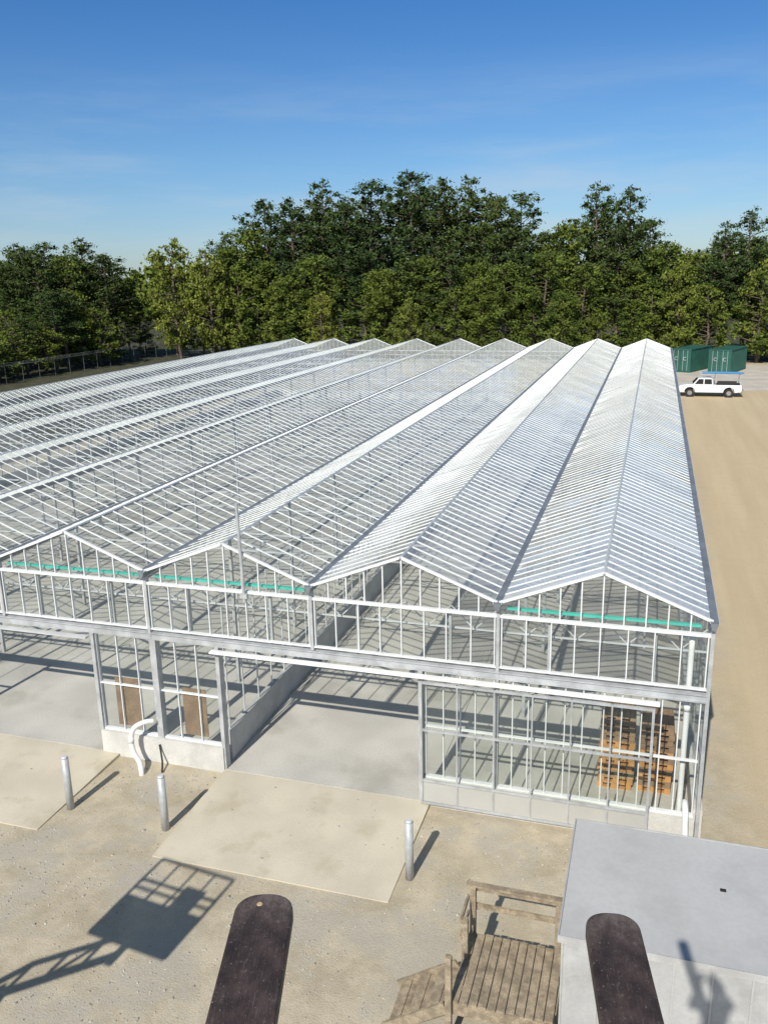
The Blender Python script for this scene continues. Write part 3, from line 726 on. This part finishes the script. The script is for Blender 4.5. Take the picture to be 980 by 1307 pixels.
# ------------------------------------------------------------------ lifts
def boomlift(bc,byaw,bw,bd,ch,label,cyaw,knuckle=None,rails=1.1):
    t=top('boom_lift',(ch[0],ch[1],0),label,'boom lift','boom lifts on the site')
    R=Matrix.Rotation(byaw,3,'Z'); bc=Vector(bc)
    def P(a,b_,c): return bc+R@Vector((a,b_,c))
    b=B(); hw,hd=bw/2,bd/2
    b.hexa([P(-hw,-hd,-.06),P(hw,-hd,-.06),P(hw,hd,-.06),P(-hw,hd,-.06),P(-hw,-hd,0),P(hw,-hd,0),P(hw,hd,0),P(-hw,hd,0)])
    bk=O(b,'basket','galv',t)
    b=B()
    if knuckle:
        for (x,y) in [(-hw+k*bw/4,-hd) for k in range(5)]+[(-hw+k*bw/4,hd) for k in range(5)]: b.cyl(P(x,y,0),P(x,y,rails),.025,None,8)
        for z in (rails*.5,rails):
            for p,q in (((-hw,-hd),(hw,-hd)),((hw,-hd),(hw,hd)),((hw,hd),(-hw,hd)),((-hw,hd),(-hw,-hd))): b.cyl(P(*p,z),P(*q,z),.03,None,8)
        for (x,y) in ((-hw,0),(hw,0)): b.cyl(P(x,y,0),P(x,y,rails),.02,None,8)
    else:
        for x in (-hw,hw): b.cyl(P(x,-hd,0),P(x,-hd,.9),.02,None,8)
        b.cyl(P(-hw,-hd,.9),P(hw,-hd,.9),.02,None,8)
    O(b,'guardrail','orange',bk)
    if knuckle:
        b=B(); b.hexa([P(.1,-hd+.05,.7),P(.55,-hd+.05,.7),P(.55,-hd+.3,.7),P(.1,-hd+.3,.7),P(.1,-hd+.05,1.05),P(.55,-hd+.05,1.05),P(.55,-hd+.3,1.12),P(.1,-hd+.3,1.12)]); O(b,'control_box','orange',bk)
        b=B(); b.hexa([P(-hw,hd-.01,0.01),P(hw,hd-.01,.01),P(hw,hd+.01,.01),P(-hw,hd+.01,.01),P(-hw,hd-.01,.15),P(hw,hd-.01,.15),P(hw,hd+.01,.15),P(-hw,hd+.01,.15)]); O(b,'toe_board','orange',bk)
    b=B(); chv=Vector((ch[0],ch[1],1.6)); a0=P(0,-hd-.15,-.1)
    mid=Vector(knuckle) if knuckle else chv.lerp(a0,.82)+Vector((0,0,-.3))
    b.beam(chv,mid,.22,.24)
    O(b,'boom','orange',t)
    b=B(); k2=mid+Vector((0,0,.55)); a2=a0+Vector((0,0,.5))
    b.beam(mid,a0,.11,.11)
    if knuckle:
        b.beam(k2,a2,.08,.08)
        for q in (.0,.33,.66,1.): b.beam(mid.lerp(a0,q)+Vector((0,0,.01)),k2.lerp(a2,q),.07,.07)
        b.beam(mid.lerp(a0,.33),k2.lerp(a2,.66),.05,.05)
        b.beam(k2,chv.lerp(mid,.72)+Vector((0,0,.35)),.09,.09); b.beam(mid.lerp(chv,.5)+Vector((0,0,-.2)),mid.lerp(chv,.15)+Vector((0,0,.3)),.09,.09)
        b.beam(a0-Vector((0,0,.15)),a0+Vector((0,0,.9)),.14,.14)
    O(b,'jib','orange',t)
    RC=Matrix.Rotation(cyaw,3,'Z'); cc=Vector((ch[0],ch[1],0))
    def Q(a,b_,c): return cc+RC@Vector((a,b_,c))
    b=B(); b.hexa([Q(-1,-1.8,.45),Q(1,-1.8,.45),Q(1,1.8,.45),Q(-1,1.8,.45),Q(-1,-1.8,1.1),Q(1,-1.8,1.1),Q(1,1.8,1.1),Q(-1,1.8,1.1)]); O(b,'chassis','orange',t,bevel=.05)
    b=B(); b.hexa([Q(-.9,-1.6,1.12),Q(.9,-1.6,1.12),Q(.9,.6,1.12),Q(-.9,.6,1.12),Q(-.8,-1.5,1.9),Q(.8,-1.5,1.9),Q(.8,.4,1.8),Q(-.8,.4,1.8)]); O(b,'turret','orange',t,bevel=.05)
    for x in (-1.1,1.1):
        for y in (-1.3,1.3):
            b=B(); b.cyl(Q(x-.15,y,.45),Q(x+.15,y,.45),.45,None,18); O(b,'wheel','blk',t)
    return t
fh=Vector((-math.sin(yaw),math.cos(yaw),0)); rh=Vector((math.cos(yaw),math.sin(yaw),0))
pf=C-fh*.55-rh*.1; boomlift((pf.x,pf.y,9.45),yaw,1.5,1.2,(3.5,-28),'orange boom lift holding the viewing platform',.3)
boomlift((-10.0,-10.95,5.0),-.12,1.65,.85,(-16.0,-16.5),'orange boom lift with raised basket beside the yard',.9,knuckle=(-11.3,-12.0,4.3),rails=1.05)
def plank(tip,dirv,width,length,label,nail):
    d=Vector(dirv).normalized(); ang=math.atan2(-d.x,d.y); n=32
    poly=[(-width/2*1.12,-length),(width/2*1.12,-length)]
    for k in range(n+1):
        a=math.pi*k/n; ca=math.cos(a); sa=math.sin(a)
        poly.append((width/2*math.copysign(abs(ca)**.8,ca),-width*.45+width*.45*sa**.9))
    t=top('wooden_plank',tip,label,'plank','planks on the lift platform')
    b=B(); b.extrude(poly,'z',-.04,0); o=b.obj('board','plank'); o.parent=t
    md=o.modifiers.new('bevel','BEVEL'); md.width=.007; md.segments=3; md.limit_method='ANGLE'
    if nail:
        b=B(); b.cyl((-.012,-.04,.0),(-.012,-.04,.0015),.0075,.006,12); o2=b.obj('worn_knot','pallet'); o2.parent=t
    t.rotation_euler=(0,0,ang); return t
plank((-2.215,-14.25,9.54),(-.12,.41,0),.145,1.9,'dark weathered wooden plank with rounded end and pale knot',True)
plank((-1.38,-14.085,9.54),(-.07,.36,0),.128,1.9,'dark weathered wooden plank with rounded scuffed end',False)
def person(base,yawp,label):
    t=top('person',base,label,'person')
    V=[];E=[];Rd=[]
    def add(p,rr,par_=None):
        V.append(p); Rd.append(rr)
        if par_ is not None: E.append((par_,len(V)-1))
        return len(V)-1
    pel=add((0,0,.82),.15); sp=add((0,.01,1.02),.13,pel); chs=add((0,0,1.25),.16,sp); nk=add((0,.01,1.40),.06,chs)
    hd=add((0,.03,1.47),.07,nk); hd2=add((0,.03,1.56),.095,hd); add((0,.02,1.63),.07,hd2)
    for s in (-1,1):
        sh=add((s*.18,0,1.32),.065,chs); el=add((s*.27,.16,1.14),.045,sh); wr=add((s*.10,.34,1.40),.03,el); pa=add((s*.07,.37,1.46),.035,wr)
        for k in range(4):
            a=add((s*.07+s*(-.024+.016*k),.375+.01*k,1.50),.009,pa); add((s*.05+s*(-.024+.014*k),.39+.01*k,1.53-.004*k),.008,a)
        a=add((s*.04,.35,1.47),.01,pa); add((s*.025,.37,1.49),.009,a)
        hp=add((s*.09,0,.76),.10,pel); kn=add((s*.11,.03,.44),.065,hp); an=add((s*.12,0,.08),.045,kn); add((s*.13,.16,.03),.035,an)
    me=bpy.data.meshes.new('body'); me.from_pydata(V,E,[]); me.materials.append(M['cloth'])
    o=bpy.data.objects.new('body',me); COL.objects.link(o); o.parent=t
    md=o.modifiers.new('skin','SKIN'); 
    for i,sv in enumerate(me.skin_vertices[0].data): sv.radius=(Rd[i],Rd[i]); sv.use_root=(i==0)
    o.modifiers.new('sub','SUBSURF').levels=1
    b=B(); b.cyl((0,.015,1.60),(0,.015,1.68),.105,.06,14); b.box(-.09,.09,.08,.2,1.6,1.615); c=b.obj('cap','hair'); c.parent=t
    t.rotation_euler=(0,0,yawp); return t
pp=C-fh*.56+rh*.05; pr=person((pp.x,pp.y,9.45),yaw,'person in blue work clothes holding a camera on the platform'); pr.scale=(1.0,.92,.90)

# ------------------------------------------------------------------ light
el=math.radians(40); hv=Vector((.1,.995,0)).normalized()
d=Vector((hv.x*math.cos(el),hv.y*math.cos(el),-math.sin(el)))
sl=bpy.data.lights.new('sun','SUN'); sl.energy=4.9; sl.angle=math.radians(.5); sl.color=(1,.955,.87)
so=bpy.data.objects.new('sun',sl); COL.objects.link(so); so.rotation_mode='QUATERNION'; so.rotation_quaternion=d.to_track_quat('-Z','Y'); so.location=(0,-60,60)
w=bpy.data.worlds.new('World'); scn.world=w; w.use_nodes=True; N=w.node_tree.nodes; L=w.node_tree.links; N.clear()
out=N.new('ShaderNodeOutputWorld'); bg=N.new('ShaderNodeBackground'); bg.inputs[1].default_value=.1; L.new(bg.outputs[0],out.inputs[0])
sk=N.new('ShaderNodeTexSky'); sk.sky_type='NISHITA'; sk.sun_disc=False; sk.sun_elevation=el; sk.sun_rotation=math.pi+.1; sk.air_density=1.0; sk.dust_density=.3; sk.ozone_density=2.0
tc=N.new('ShaderNodeTexCoord').outputs['Generated']
sx=N.new('ShaderNodeSeparateXYZ'); L.new(tc,sx.inputs[0])
cr=N.new('ShaderNodeValToRGB'); L.new(sx.outputs[2],cr.inputs[0])
els=[(0.,(.62,.74,.98)),(.12,(.50,.74,1.0)),(.3,(.27,.62,1.02)),(.65,(.95,.95,.85))]
cr.color_ramp.elements[0].position=0; cr.color_ramp.elements[0].color=(*els[0][1],1)
cr.color_ramp.elements[1].position=.65; cr.color_ramp.elements[1].color=(*els[3][1],1)
for p_,c_ in els[1:3]:
    e=cr.color_ramp.elements.new(p_); e.color=(*c_,1)
base=mixc(N,L,1.0,sk.outputs[0],cr.outputs[0],'MULTIPLY')
mp=N.new('ShaderNodeMapping'); mp.inputs['Scale'].default_value=(1.2,1.2,9); L.new(tc,mp.inputs[0])
cn=noise(N,L,mp.outputs[0],1.6,7,.6)
band=mathn(N,L,'MULTIPLY',ramp(N,L,sx.outputs[2],.0,.05),ramp(N,L,sx.outputs[2],.10,.24,1,0))
cf=mathn(N,L,'MULTIPLY',mathn(N,L,'MULTIPLY',ramp(N,L,cn,.42,.72),band),.45)
c=mixc(N,L,cf,base,(5.8,6.5,7.2))
L.new(c,bg.inputs[0])
